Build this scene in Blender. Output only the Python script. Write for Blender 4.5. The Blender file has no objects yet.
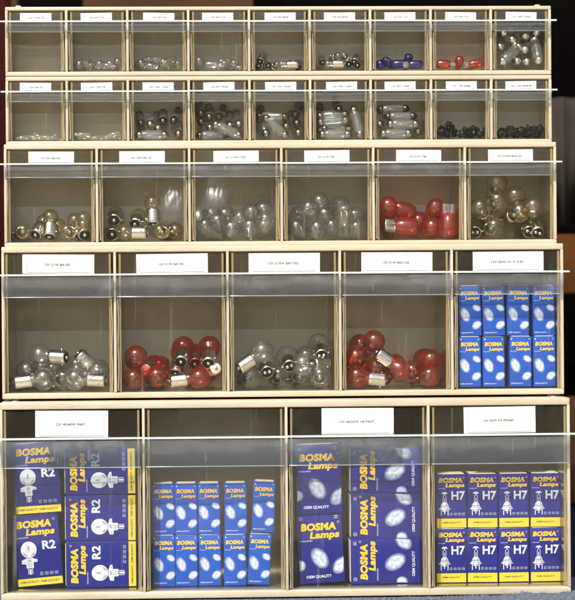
import bpy, bmesh, math, random
from mathutils import Vector, Matrix
random.seed(7)
S = 0.001                                   # everything below is measured in millimetres
scene = bpy.context.scene
C = scene.collection

# ------------------------------------------------------------------ camera
CAM = Vector((-96.9, -2571.3, 308.4)); YAW, PITCH, ROLL, FPX = 0.04125, 0.00173, 0.00746, 2287.2
PW, PH = 575.0, 600.0
def axes():
    cy, sy = math.cos(YAW), math.sin(YAW); cp, sp = math.cos(PITCH), math.sin(PITCH); cr, sr = math.cos(ROLL), math.sin(ROLL)
    right0 = Vector((cy, -sy, 0)); fwd0 = Vector((sy, cy, 0)); up0 = Vector((0, 0, 1))
    fwd = fwd0 * cp + up0 * sp; up1 = up0 * cp - fwd0 * sp
    return right0 * cr - up1 * sr, right0 * sr + up1 * cr, fwd
RIGHT, UP, FWD = axes()
def at(px, py, Y):
    """point of the place (mm) seen at a photograph pixel on the vertical plane Y"""
    v = RIGHT * ((px - PW / 2) / FPX) + UP * ((PH / 2 - py) / FPX) + FWD
    return CAM + v * ((Y - CAM.y) / v.y)
cam_d = bpy.data.cameras.new('camera'); cam = bpy.data.objects.new('camera', cam_d); C.objects.link(cam)
m = Matrix((RIGHT, UP, -FWD)).transposed().to_4x4(); m.translation = CAM * S; cam.matrix_world = m
cam_d.sensor_fit = 'HORIZONTAL'; cam_d.sensor_width = 36.0; cam_d.lens = 36.0 * FPX / PW
cam_d.clip_start = 0.05; cam_d.clip_end = 200
cam_d.dof.use_dof = True; cam_d.dof.focus_distance = 2.43; cam_d.dof.aperture_fstop = 9.0
scene.camera = cam

# ------------------------------------------------------------------ light
SUN_EL, SUN_AZ = math.radians(47), math.radians(20)      # from the front, a little to the left
world = bpy.data.worlds.new('World'); scene.world = world; world.use_nodes = True
wn = world.node_tree; wn.nodes.clear()
sky = wn.nodes.new('ShaderNodeTexSky'); sky.sky_type = 'NISHITA'; sky.sun_disc = False; sky.dust_density = 4.0; sky.ozone_density = 0.5
sky.sun_elevation = SUN_EL; sky.sun_rotation = math.pi + SUN_AZ
bg = wn.nodes.new('ShaderNodeBackground'); bg.inputs['Strength'].default_value = 0.15
wo = wn.nodes.new('ShaderNodeOutputWorld')
wn.links.new(sky.outputs[0], bg.inputs[0]); wn.links.new(bg.outputs[0], wo.inputs[0])
sd = bpy.data.lights.new('sun', 'SUN'); sd.energy = 4.9; sd.angle = math.radians(0.53); sd.color = (1.0, 0.965, 0.90)
sun = bpy.data.objects.new('sun', sd); C.objects.link(sun)
to_sun = Vector((-math.sin(SUN_AZ) * math.cos(SUN_EL), -math.cos(SUN_AZ) * math.cos(SUN_EL), math.sin(SUN_EL)))
sun.rotation_euler = to_sun.to_track_quat('Z', 'Y').to_euler(); sun.location = to_sun * 3
vs = scene.view_settings; vs.view_transform = 'Standard'; vs.look = 'None'; vs.exposure = 0.07; vs.gamma = 1.0
vs.use_curve_mapping = False
cy = scene.cycles
cy.max_bounces = 5; cy.transparent_max_bounces = 40; cy.transmission_bounces = 4; cy.glossy_bounces = 3; cy.diffuse_bounces = 4
cy.caustics_reflective = False; cy.caustics_refractive = False; cy.use_denoising = True; cy.sample_clamp_indirect = 6.0
cy.blur_glossy = 0.3
cy.use_adaptive_sampling = True; cy.adaptive_threshold = 0.05; cy.adaptive_min_samples = 16

# ------------------------------------------------------------------ materials
class N:
    def __init__(s, name):
        s.m = bpy.data.materials.new(name); s.m.use_nodes = True; s.t = s.m.node_tree; s.t.nodes.clear()
        s.out = s.t.nodes.new('ShaderNodeOutputMaterial')
    def n(s, typ, **kw):
        x = s.t.nodes.new(typ)
        for k, v in kw.items():
            if k in x.inputs: s.put(x.inputs[k], v)
            else: setattr(x, k, v)
        return x
    def put(s, sock, v):
        if isinstance(v, bpy.types.NodeSocket): s.t.links.new(v, sock)
        else: sock.default_value = v
    def math(s, op, a, b=0.0, c=None):
        x = s.t.nodes.new('ShaderNodeMath'); x.operation = op
        s.put(x.inputs[0], a); s.put(x.inputs[1], b)
        if c is not None: s.put(x.inputs[2], c)
        return x.outputs[0]
    def noise(s, scale, detail=3.0, rough=.55, coord='Object', stretch=None, turn=0.0):
        tc = s.n('ShaderNodeTexCoord'); oi = s.n('ShaderNodeObjectInfo')      # every copy gets its own piece of the pattern
        sh = s.n('ShaderNodeVectorMath', operation='ADD'); s.put(sh.inputs[0], tc.outputs[coord]); s.put(sh.inputs[1], s.math('MULTIPLY', oi.outputs['Random'], 7.0)); o = sh.outputs[0]
        if stretch:
            mp = s.n('ShaderNodeMapping'); s.put(mp.inputs[0], o); mp.inputs['Scale'].default_value = stretch
            if turn: mp.inputs['Rotation'].default_value = (0, turn, 0)
            o = mp.outputs[0]
        x = s.n('ShaderNodeTexNoise'); s.put(x.inputs['Vector'], o)
        x.inputs['Scale'].default_value = scale; x.inputs['Detail'].default_value = detail; x.inputs['Roughness'].default_value = rough
        return x.outputs[0]
    def ramp(s, fac, stops):
        r = s.n('ShaderNodeValToRGB'); s.put(r.inputs[0], fac); cr = r.color_ramp
        while len(cr.elements) < len(stops): cr.elements.new(0.5)
        for e, (p, c) in zip(cr.elements, stops):
            e.position = p; e.color = (*c, 1) if len(c) == 3 else c
        return r.outputs[0]
    def bump(s, h, strength, dist=0.001):
        b = s.n('ShaderNodeBump'); s.put(b.inputs['Height'], h); b.inputs['Strength'].default_value = strength
        b.inputs['Distance'].default_value = dist; return b.outputs[0]
    def facing_fresnel(s, f0=0.04, normal=None):
        """thin-sheet reflectance, the same from both sides of the sheet"""
        g = s.n('ShaderNodeNewGeometry'); d = s.n('ShaderNodeVectorMath', operation='DOT_PRODUCT')
        s.put(d.inputs[0], g.outputs['Incoming']); s.put(d.inputs[1], normal if normal else g.outputs['Normal'])
        c = s.math('ABSOLUTE', d.outputs['Value']); om = s.math('SUBTRACT', 1.0, c)
        p = s.math('POWER', om, 5.0)
        return s.math('MULTIPLY_ADD', p, 1 - f0, f0), om
    def mix(s, f, a, b):
        x = s.n('ShaderNodeMixShader'); s.put(x.inputs[0], f); s.t.links.new(a, x.inputs[1]); s.t.links.new(b, x.inputs[2]); return x.outputs[0]
    def done(s, sh): s.t.links.new(sh, s.out.inputs[0]); return s.m

def principled(name, col, rough=.5, metal=0.0, spec=.5, var=0.0, vscale=60, bump=0.0, bscale=400, bdist=.0004, coat=0.0):
    q = N(name); p = q.n('ShaderNodeBsdfPrincipled')
    if var:
        lo = tuple(max(0, c * (1 - var)) for c in col); hi = tuple(min(1, c * (1 + var)) for c in col)
        q.put(p.inputs['Base Color'], q.ramp(q.noise(vscale, 5), [(.3, lo), (.7, hi)]))
    else: p.inputs['Base Color'].default_value = (*col, 1)
    p.inputs['Roughness'].default_value = rough; p.inputs['Metallic'].default_value = metal
    p.inputs['Specular IOR Level'].default_value = spec; p.inputs['Coat Weight'].default_value = coat
    if bump: q.put(p.inputs['Normal'], q.bump(q.noise(bscale, 3), bump, bdist))
    return q.done(p.outputs[0])

def clear(name, tint=(.95, .95, .94), f0=.05, rough=.06, haze=0.05, hazecol=(.7, .7, .7), smudge_glare=0.0, rim=0.0, wav=0.0, trans=.5, dark_rim=0.0, scratch=0.0):
    """a clear sheet: light goes straight on through it, its surface reflects, haze, smudges and scratches scatter a little"""
    q = N(name); nrm = None
    if wav: nrm = q.bump(q.noise(18, 2), wav, .01)
    fr, om = q.facing_fresnel(f0)
    t = q.n('ShaderNodeBsdfTransparent'); t.inputs[0].default_value = (*tint, 1)
    if dark_rim:  # rim darkening put into the tint in place of refraction
        mx = q.n('ShaderNodeMix', data_type='RGBA'); q.put(mx.inputs[0], q.math('POWER', om, 2.6)); mx.inputs[6].default_value = (*tint, 1)
        mx.inputs[7].default_value = (*[c * (1 - dark_rim) for c in tint], 1); q.put(t.inputs[0], mx.outputs[2])
    g = q.n('ShaderNodeBsdfGlossy'); g.inputs['Roughness'].default_value = rough
    if nrm: q.put(g.inputs['Normal'], nrm)
    d = q.n('ShaderNodeBsdfDiffuse'); d.inputs[0].default_value = (*hazecol, 1)
    tr = q.n('ShaderNodeBsdfTranslucent'); tr.inputs[0].default_value = (*hazecol, 1)
    hz = q.mix(trans, d.outputs[0], tr.outputs[0])
    hf = haze
    if smudge_glare:
        nz = q.noise(28, 6, .7); nz2 = q.noise(9, 3, .6, stretch=(1, 1, .35))
        k = q.math('MULTIPLY', q.math('MAXIMUM', q.math('SUBTRACT', nz, .48), 0.0), q.math('MAXIMUM', q.math('SUBTRACT', nz2, .4), 0.0))
        hf = q.math('MULTIPLY_ADD', k, smudge_glare, haze)
    if scratch:
        for turn, st in ((.5, (1, 1, .04)), (-.9, (1, 1, .05)), (1.35, (1, 1, .03))):
            z = q.math('MAXIMUM', q.math('SUBTRACT', q.noise(150, 2, .5, stretch=st, turn=turn), .70), 0.0)
            hf = q.math('MULTIPLY_ADD', z, scratch, hf)
    if rim: hf = q.math('ADD', hf, q.math('MULTIPLY', q.math('POWER', om, 3.0), rim))
    body = q.mix(hf, t.outputs[0], hz)
    return q.done(q.mix(fr, body, g.outputs[0]))

M = {}
def beige_plastic():
    q = N('beige_plastic'); p = q.n('ShaderNodeBsdfPrincipled')
    c = q.ramp(q.noise(9, 6, .65), [(.30, (.42, .35, .235)), (.52, (.48, .415, .30)), (.75, (.52, .46, .35))])
    g = q.ramp(q.noise(55, 6, .7, stretch=(.35, 1, 1)), [(.60, (1, 1, 1)), (.74, (.80, .76, .68))]); g2 = q.ramp(q.noise(420, 3, .6), [(.68, (1, 1, 1)), (.78, (.55, .50, .42))])
    m1 = q.n('ShaderNodeMix', data_type='RGBA', blend_type='MULTIPLY'); m1.inputs[0].default_value = .8; q.put(m1.inputs[6], c); q.put(m1.inputs[7], g)
    m2 = q.n('ShaderNodeMix', data_type='RGBA', blend_type='MULTIPLY'); m2.inputs[0].default_value = .45; q.put(m2.inputs[6], m1.outputs[2]); q.put(m2.inputs[7], g2)
    q.put(p.inputs['Base Color'], m2.outputs[2]); q.put(p.inputs['Roughness'], q.math('MULTIPLY_ADD', q.noise(70, 4), .35, .26)); q.put(p.inputs['Normal'], q.bump(q.noise(900, 3), .14, .0003))
    return q.done(p.outputs[0])
M['beige'] = beige_plastic()
M['clear'] = clear('clear_polystyrene', (.990, .992, .982), .03, .06, .012, (.80, .75, .58), smudge_glare=.6, scratch=1.3)  # beige haze lifts the dim interiors; smudges and scratches are wear
M['edge'] = clear('polystyrene_cut_edge', (.85, .76, .50), .05, .25, .5, (.86, .68, .34))
M['grip'] = clear('ribbed_grip_plastic', (.91, .93, .95), .06, .2, .085, (.66, .71, .79), smudge_glare=4.5, wav=.6, scratch=2.5)  # bluish haze and uneven smudges stand in for glare on the grip
M['lipline'] = clear('grip_lower_edge', (.85, .9, .93), .1, .14, .30, (.80, .84, .86))
M['rail'] = clear('acrylic_rail', (.80, .90, .92), .06, .08, .10, (.6, .72, .75))
M['rail_edge'] = clear('acrylic_rail_edge', (.5, .75, .8), .08, .15, .80, (.76, .86, .87), trans=.2)
M['holder'] = clear('label_pocket_film', (.98, .98, .98), .035, .06, .006, (.8, .8, .8))
M['paper'] = principled('label_paper', (.79, .79, .775), .75, var=.04, vscale=25)
M['ink'] = principled('grey_ink', (.06, .06, .065), .8)
M['line'] = principled('pocket_edge_line', (.50, .50, .52), .5)
M['glass'] = clear('clear_bulb_glass', (.97, .97, .965), .13, .20, .010, (.85, .85, .82), rim=.17, dark_rim=.40)
M['tube'] = clear('festoon_tube_glass', (.94, .95, .96), .11, .24, .15, (.74, .77, .80), rim=.2)  # pale blue-grey haze stands in for sky reflected on the tubes
def glare_sheet():
    q = N('glare_polystyrene'); t = q.n('ShaderNodeBsdfTransparent'); t.inputs[0].default_value = (1, 1, 1, 1)
    g = q.n('ShaderNodeBsdfGlossy'); g.inputs['Roughness'].default_value = .34
    return q.done(q.mix(.075, t.outputs[0], g.outputs[0]))
M['glare_cap'] = glare_sheet()  # even gloss for the added caps that make the sun glare
M['glint'] = clear('glint_bead_plastic', (.93, .92, .88), .15, .35, .40, (.85, .78, .62))  # pale haze makes the added beads read as glints
M['glass_warm'] = clear('warm_reflection_glass', (.94, .87, .66), .11, .22, .02, (.75, .58, .28), rim=.20, dark_rim=.5)  # golden tint stands in for brownish reflections in the glass
M['amber'] = clear('amber_lacquered_glass', (.95, .25, .05), .09, .18, .08, (.90, .12, .010), rim=.08, dark_rim=.4)
M['amber_bright'] = clear('bright_amber_glass', (.95, .22, .05), .09, .19, .14, (.90, .10, .012), rim=.08, dark_rim=.3)
M['blue_glass'] = clear('blue_lacquered_glass', (.06, .07, .60), .07, .2, .28, (.008, .010, .34), rim=.04)
M['frost'] = clear('milky_bulb_glass', (.93, .93, .91), .06, .15, .14, (.78, .76, .70), rim=.3)
M['chrome'] = principled('nickel_plate', (.74, .71, .66), .2, 1.0, bump=.1, bscale=700, var=.08, vscale=300)
M['dull_metal'] = principled('tarnished_cap', (.13, .10, .075), .32, 1.0, var=.2, vscale=300)
M['wire'] = principled('filament_wire', (.6, .55, .48), .3, 1.0)
M['black'] = principled('black_insulator', (.005, .005, .006), .5, spec=.15)
M['white_ring'] = principled('white_insulator', (.75, .73, .68), .4)
M['pip'] = principled('solder_contact', (.75, .74, .72), .3, 1.0)
def carton_board(name, col):
    q = N(name); p = q.n('ShaderNodeBsdfPrincipled')
    c = q.ramp(q.noise(26, 5, .6), [(.3, tuple(v * .84 for v in col)), (.7, tuple(v * 1.14 for v in col))])
    w = q.ramp(q.noise(330, 4, .7), [(.69, (0, 0, 0)), (.76, (1, 1, 1))]); mx = q.n('ShaderNodeMix', data_type='RGBA'); q.put(mx.inputs[0], q.math('MULTIPLY', w, .35)); q.put(mx.inputs[6], c)
    mx.inputs[7].default_value = (.30, .34, .46, 1); q.put(p.inputs['Base Color'], mx.outputs[2])
    q.put(p.inputs['Roughness'], q.math('MULTIPLY_ADD', q.noise(60, 4), .3, .30)); q.put(p.inputs['Normal'], q.bump(q.noise(34, 3), .2, .003)); p.inputs['Specular IOR Level'].default_value = .25
    return q.done(p.outputs[0])
M['gloss_blue'] = carton_board('carton_bright_blue', (.012, .085, .46)); M['deep_blue'] = carton_board('carton_deep_blue', (.008, .013, .20))
M['flap'] = principled('carton_board', (.62, .55, .42), .8)
M['yellow'] = principled('print_yellow', (.82, .52, .015), .45)
M['pyellow'] = principled('print_band_yellow', (.72, .55, .03), .45)
M['pwhite'] = principled('print_white', (.64, .67, .72), .45)
M['pgrey'] = principled('print_grey', (.34, .37, .46), .45)
M['pdark'] = principled('print_dark', (.05, .05, .08), .5)
def oval_material(name, base):
    q = N(name); p = q.n('ShaderNodeBsdfPrincipled'); uv = q.n('ShaderNodeUVMap')
    ln = q.n('ShaderNodeVectorMath', operation='LENGTH'); q.put(ln.inputs[0], uv.outputs[0])
    nz = q.n('ShaderNodeTexNoise'); q.put(nz.inputs['Vector'], uv.outputs[0]); nz.inputs['Scale'].default_value = 2.2
    nz.inputs['Detail'].default_value = 3
    c1 = q.ramp(nz.outputs[0], [(.36, (.34, .42, .58)), (.60, (.66, .72, .82))])
    mx = q.n('ShaderNodeMix', data_type='RGBA'); f = q.ramp(ln.outputs['Value'], [(.60, (0, 0, 0)), (1.0, (1, 1, 1))])
    q.put(mx.inputs[0], f); q.put(mx.inputs[6], c1); mx.inputs[7].default_value = (*base, 1)
    q.put(p.inputs['Base Color'], mx.outputs[2]); p.inputs['Roughness'].default_value = .4
    return q.done(p.outputs[0])
M['oval_bright'] = oval_material('lamp_oval_print_bright', (.012, .085, .46))
M['oval_deep'] = oval_material('lamp_oval_print_deep', (.008, .013, .20))
M['cloth'] = principled('blue_grey_pile', (.13, .155, .19), .95, spec=.1, var=.55, vscale=420, bump=.9, bscale=700, bdist=.003)

# ------------------------------------------------------------------ mesh helpers
class MB:
    """collects shapes in millimetres, links them as one mesh object"""
    def __init__(s): s.v = []; s.f = []; s.mi = []; s.sm = []
    def add(s, vs_, fs, mi=0, smooth=False):
        o = len(s.v); s.v += [tuple(v) for v in vs_]
        for f in fs: s.f.append([i + o for i in f]); s.mi.append(mi); s.sm.append(smooth)
    def box(s, x0, x1, y0, y1, z0, z1, mi=0, bev=0.0, front_mi=None):
        if bev:
            b = bmesh.new(); bmesh.ops.create_cube(b, size=1)
            for v in b.verts: v.co = Vector((x0 + (v.co.x + .5) * (x1 - x0), y0 + (v.co.y + .5) * (y1 - y0), z0 + (v.co.z + .5) * (z1 - z0)))
            bmesh.ops.bevel(b, geom=b.edges[:], offset=bev, segments=2, profile=.6, affect='EDGES')
            b.verts.index_update(); s.add([v.co for v in b.verts], [[v.index for v in f.verts] for f in b.faces], mi, True); b.free(); return s
        vs_ = [(x, y, z) for x in (x0, x1) for y in (y0, y1) for z in (z0, z1)]
        fs = [(0, 1, 3, 2), (4, 6, 7, 5), (0, 4, 5, 1), (2, 3, 7, 6), (0, 2, 6, 4), (1, 5, 7, 3)]
        for k, f in enumerate(fs): s.add([], [], 0)
        o = len(s.v); s.v += vs_
        for k, f in enumerate(fs):
            s.f.append([i + o for i in f]); s.mi.append(front_mi if (front_mi is not None and k == 2) else mi); s.sm.append(False)
        return s
    def prism(s, poly, x0, x1, mi=0, rim_mi=None):
        """a Y-Z outline extruded along X"""
        n = len(poly); vs_ = [(x0, y, z) for y, z in poly] + [(x1, y, z) for y, z in poly]
        s.add(vs_, [list(range(n))[::-1], list(range(n, 2 * n))], mi)
        o = len(s.v) - 2 * n
        for i in range(n):
            j = (i + 1) % n; s.f.append([o + i, o + j, o + n + j, o + n + i]); s.mi.append(mi if rim_mi is None else rim_mi); s.sm.append(False)
        return s
    def flat(s, pts, z=0.0, th=.12, mi=0):
        """a printed shape: outline in X-Z, a hair thick, facing -Y"""
        n = len(pts); s.add([(x, z - th, y) for x, y in pts] + [(x, z, y) for x, y in pts],
                            [list(range(n))] + [[i, i + n, (i + 1) % n + n, (i + 1) % n] for i in range(n)], mi); return s
    def lathe(s, prof, seg=20, mi=0, close=False):
        vs_ = []; rings = []
        for r, z in prof:
            if r < 1e-6: rings.append([len(vs_)]); vs_.append((0, 0, z))
            else:
                rings.append([len(vs_) + k for k in range(seg)])
                vs_ += [(r * math.cos(2 * math.pi * k / seg), r * math.sin(2 * math.pi * k / seg), z) for k in range(seg)]
        fs = []
        for a, b in zip(rings, rings[1:]):
            for k in range(seg):
                k2 = (k + 1) % seg
                if len(a) == 1 and len(b) == 1: continue
                if len(a) == 1: fs.append([a[0], b[k2], b[k]])
                elif len(b) == 1: fs.append([a[k], a[k2], b[0]])
                else: fs.append([a[k], a[k2], b[k2], b[k]])
        s.add(vs_, fs, mi, True); return s
    def tube(s, p0, p1, r, seg=8, mi=0):
        p0, p1 = Vector(p0), Vector(p1); d = p1 - p0; q = d.to_track_quat('Z', 'Y')
        o = len(s.v); s.lathe([(0, 0), (r, 0), (r, d.length), (0, d.length)], seg, mi)
        for i in range(o, len(s.v)): s.v[i] = tuple(q @ Vector(s.v[i]) + p0)
        return s
    def mesh(s, name, mats):
        me = bpy.data.meshes.new(name); me.from_pydata([tuple(c * S for c in v) for v in s.v], [], s.f)
        for mt in (mats if isinstance(mats, (list, tuple)) else [mats]): me.materials.append(M[mt])
        me.polygons.foreach_set('material_index', s.mi); me.polygons.foreach_set('use_smooth', s.sm); me.update(); return me
    def build(s, name, mats, parent=None, loc=None): return link(name, s.mesh(name, mats), parent, loc)
def link(name, data, parent=None, loc=None, rot=None):
    o = bpy.data.objects.new(name, data); C.objects.link(o)
    if parent: o.parent = parent
    if loc is not None: o.location = Vector(loc) * S
    if rot is not None: o.rotation_euler = rot
    return o
def tag(o, label=None, cat=None, group=None, kind=None):
    if label: o['label'] = label
    if cat: o['category'] = cat
    if group: o['group'] = group
    if kind: o['kind'] = kind
    return o
_txt = {}
def text_mesh(body, width=None, height=None, mat='ink', bold=0.0, shear=0.0, space=1.0, lift=.15):
    """lettering lying in X-Z facing -Y, centred, fitted to width / cap height in mm"""
    key = (body, width, height, mat, bold, shear, space)
    if key in _txt: return _txt[key]
    cu = bpy.data.curves.new('lettering', 'FONT'); cu.body = body; cu.size = 1.0; cu.offset = bold; cu.shear = shear
    cu.space_character = space; cu.resolution_u = 3
    ob = bpy.data.objects.new('lettering', cu); C.objects.link(ob)
    dg = bpy.context.evaluated_depsgraph_get(); me = bpy.data.meshes.new_from_object(ob.evaluated_get(dg))
    bpy.data.objects.remove(ob); bpy.data.curves.remove(cu)
    xs = [v.co.x for v in me.vertices]; ys = [v.co.y for v in me.vertices]
    x0, x1, y0, y1 = min(xs), max(xs), min(ys), max(ys)
    sx = (width / (x1 - x0)) if width else None; sy = (height / (y1 - y0)) if height else None
    sx = sx or sy; sy = sy or sx
    for v in me.vertices:
        v.co = Vector(((v.co.x - (x0 + x1) / 2) * sx * S, -lift * S, (v.co.y - (y0 + y1) / 2) * sy * S))
    me.materials.clear(); me.materials.append(M[mat]); me.update(); me.name = 'lettering'
    _txt[key] = me; return me

# ------------------------------------------------------------------ the surface and the dark background
def grid(name, mat, x0, x1, y0, y1, nx, ny, hf):
    b = MB(); b.add([(x0 + (x1 - x0) * i / nx, y0 + (y1 - y0) * j / ny, hf(x0 + (x1 - x0) * i / nx, y0 + (y1 - y0) * j / ny)) for j in range(ny + 1) for i in range(nx + 1)],
          [(j * (nx + 1) + i, j * (nx + 1) + i + 1, (j + 1) * (nx + 1) + i + 1, (j + 1) * (nx + 1) + i) for j in range(ny) for i in range(nx)], 0, True)
    return b.build(name, mat)
def cloth_h(x, y):
    front = max(0.0, min(1.0, (-176 - y) / 26.0)); side = max(0.0, min(1.0, (x - 40) / 230.0))
    fold = math.exp(-((y + 206) / 22.0) ** 2)
    return -1.5 + front * fold * side * (7.5 + 1.2 * math.sin(x * .11) + .8 * math.sin(x * .31 + 1)) + .35 * math.sin(x * .7 + y * .5) * front
tc = grid('table_covering', 'cloth', -900, 900, -520, -10, 240, 90, cloth_h); tag(tc, kind='structure')
M['paving'] = principled('bounce_paving', (.52, .46, .36), .9, var=.2, vscale=1.5, bump=.3, bscale=60, bdist=.004)
gr = grid('ground', 'paving', -6000, 6000, -8000, 3000, 12, 11, lambda x, y: -745.0); tag(gr, kind='structure')  # unseen ground, added for warm bounce light into the bins
# short fibres of the pile along the fold that shows in front of the rack
fb = MB(); rr = random.Random(3)
for i in range(5200):
    x = rr.uniform(-310, 340); y = rr.uniform(-222, -178); z = cloth_h(x, y)
    a = rr.uniform(0, 6.28); w = rr.uniform(.25, .5); h = rr.uniform(1.2, 3.0)
    lx, ly = rr.uniform(-1.2, 1.2), rr.uniform(-1.2, 1.2)
    fb.add([(x - w * math.cos(a), y - w * math.sin(a), z - .4), (x + w * math.cos(a), y + w * math.sin(a), z - .4), (x + lx, y + ly, z + h)], [(0, 1, 2)])
M['pile'] = principled('pile_fibre', (.17, .20, .245), .9, spec=.1, var=.5, vscale=300)
fo = fb.build('cloth_pile', 'pile'); tag(fo, 'short blue grey pile fibres of the cloth in front of the rack', 'cloth pile', kind='stuff')

M['maroon'] = principled('maroon_cloth', (.026, .0045, .0036), .9, spec=.05, var=.3, vscale=8)  # background colours kept dark to stand in for indoor shade
M['bgshade'] = principled('unlit_interior_black', (.0022, .0019, .0018), 1.0, spec=0.0, var=.3, vscale=6)  # black stands in for the unlit interior
M['bgbrown'] = principled('brown_board', (.05, .024, .011), .8, spec=.1, var=.4, vscale=7)
M['bggrey'] = principled('grey_drape', (.036, .031, .026), .95, spec=.05, var=.3, vscale=10)
M['bgwood'] = principled('orange_wood', (.060, .022, .004), .8, spec=.1, var=.35, vscale=9)
M['bgslate'] = principled('slate_cloth', (.11, .12, .145), .9, spec=.05, var=.2, vscale=12)
M['bgnavy'] = principled('navy_cloth', (.008, .009, .03), .9, spec=.05, var=.2, vscale=12)
M['bgrust'] = principled('rust_cloth', (.045, .02, .012), .9, spec=.05, var=.3, vscale=12)
def drape(name, px0, px1, py0, py1, Y, mat, folds, amp, label, cat):
    a = at(px0, py1, Y); b_ = at(px1, py0, Y); n = 120; b = MB()
    pts = []
    for i in range(n + 1):
        t = i / n; pts.append((a.x + (b_.x - a.x) * t, Y + amp * (math.sin(t * folds * 6.283) + .35 * math.sin(t * folds * 14.1 + 1.0))))
    for z0, z1 in ((a.z, b_.z),):
        vs_ = []
        for x, y in pts: vs_ += [(x, y, z0), (x, y, z1), (x, y + 4, z0), (x, y + 4, z1)]
        fs = []
        for i in range(n):
            o, p = i * 4, i * 4 + 4
            fs += [(o, p, p + 1, o + 1), (o + 2, o + 3, p + 3, p + 2), (o + 1, p + 1, p + 3, o + 3), (o, o + 2, p + 2, p)]
        b.add(vs_, fs, 0, True)
    return tag(b.build(name, mat), label, cat)
def board(name, px0, px1, py0, py1, Y, mat, label, cat, th=18):
    a = at(px0, py1, Y); b_ = at(px1, py0, Y)
    o = MB().box(a.x, b_.x, Y, Y + th, a.z, b_.z, bev=3).build(name, mat); return tag(o, label, cat)
drape('shade_backdrop', -260, 900, -220, 700, 1100, 'bgshade', 9, 16, 'black sheet standing in for the unlit interior behind the whole rack', 'backdrop')
drape('maroon_drape', -220, 15.5, -200, 470, 640, 'maroon', 5, 8, 'dark maroon drape behind the left edge of the rack', 'drape')
board('brown_board', 84, 252, -160, 160, 760, 'bgbrown', 'dim brown board peeping out above the top row of bins', 'board')
board('dim_post', 14.2, 16.4, -200, 440, 630, 'bgbrown', 'thin dim upright post at the top left corner behind the rack', 'post')
drape('grey_drape', 470, 760, 97, 226, 760, 'bggrey', 15, 9, 'grey drape with upright folds right of the second and third rows', 'drape')
o = board('wooden_ledge', 480, 780, 233, 294, 700, 'bgwood', 'orange brown wooden ledge right of the fourth row of bins', 'ledge', 60)
board('slate_cloth', -160, 3.2, 458, 640, 420, 'bgslate', 'slate grey cloth bundle behind the lower left corner of the rack', 'cloth', 30)
board('rust_cloth', 500, 700, 396, 505, 480, 'bgrust', 'rust brown cloth right of the bottom row behind the rack', 'cloth', 30)
board('navy_cloth', 500, 700, 507, 640, 460, 'bgnavy', 'dark navy cloth low behind the bottom right corner of the rack', 'cloth', 30)

# ------------------------------------------------------------------ the rack: five stacked cabinets of tip-out bins
ROWS = [  # z0, z1, depth, bins, rail drop, grip height, back wall drop, label width, label height
    dict(z0=559.4, z1=635.4, d=62, n=9, rail=17.6, grip=8.5, back=31, lw=34, lh=9.5, ty=1.6),
    dict(z0=483.4, z1=559.0, d=62, n=9, rail=17.4, grip=8.5, back=31, lw=34, lh=9.5, ty=1.6),
    dict(z0=371.6, z1=483.0, d=91, n=6, rail=22.2, grip=12.5, back=58, lw=49, lh=13.0, ty=1.7),
    dict(z0=209.4, z1=371.2, d=133, n=5, rail=30.2, grip=23.0, back=84, lw=76, lh=20.5, ty=1.9),
    dict(z0=0.0, z1=207.0, d=168, n=4, rail=37.5, grip=30.5, back=112, lw=76, lh=27.5, ty=2.1)]
TEXTS = [['12V 1.2W T5', '12V 5W T10', '12V 3W T10', '12V 5W T10', '12V 4W BA9S', '12V 2W BA9S', '12V 5W T10', '12V 5W T10', '12V 10W 15X43'],
         ['12V 2W T5', '12V 1.2W T5', '12V 10W 11X35', '12V 5W 10X36', '12V 10W 10X38', '12V 10W 11X43', '12V 5W 11X44', '12V 1.2W BX8D', '12V 1.2W BX8.4D'],
         ['12V 5W BA15S', '12V 10W BA15S', '12V 21/5W T20', '12V 21W T20', '12V 21W T20', '12V 21/4W BAZ15D'],
         ['12V 21W BA15S', '12V 21W BA15S', '12V 21/5W BAY15D', '12V 21W BAU15S', '12V 55W H1 P14.5S'],
         ['12V 45/40W P45T', None, '12V 60/55W H4 P43T', '12V 55W H7 PX26D']]
ROWNAME = ['top row', 'second row', 'third row', 'fourth row', 'bottom row']
ORD = ['first', 'second', 'third', 'fourth', 'fifth', 'sixth', 'seventh', 'eighth', 'ninth', 'tenth', 'eleventh', 'twelfth', 'thirteenth', 'fourteenth',
       'fifteenth', 'sixteenth', 'seventeenth', 'eighteenth', 'nineteenth', 'twentieth', 'twenty-first', 'twenty-second', 'twenty-third', 'twenty-fourth']
COUNT = ['nine small empty-backed', 'nine small', 'six medium', 'five large', 'four largest']
rj = random.Random(11)
WALL = 3.0
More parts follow.
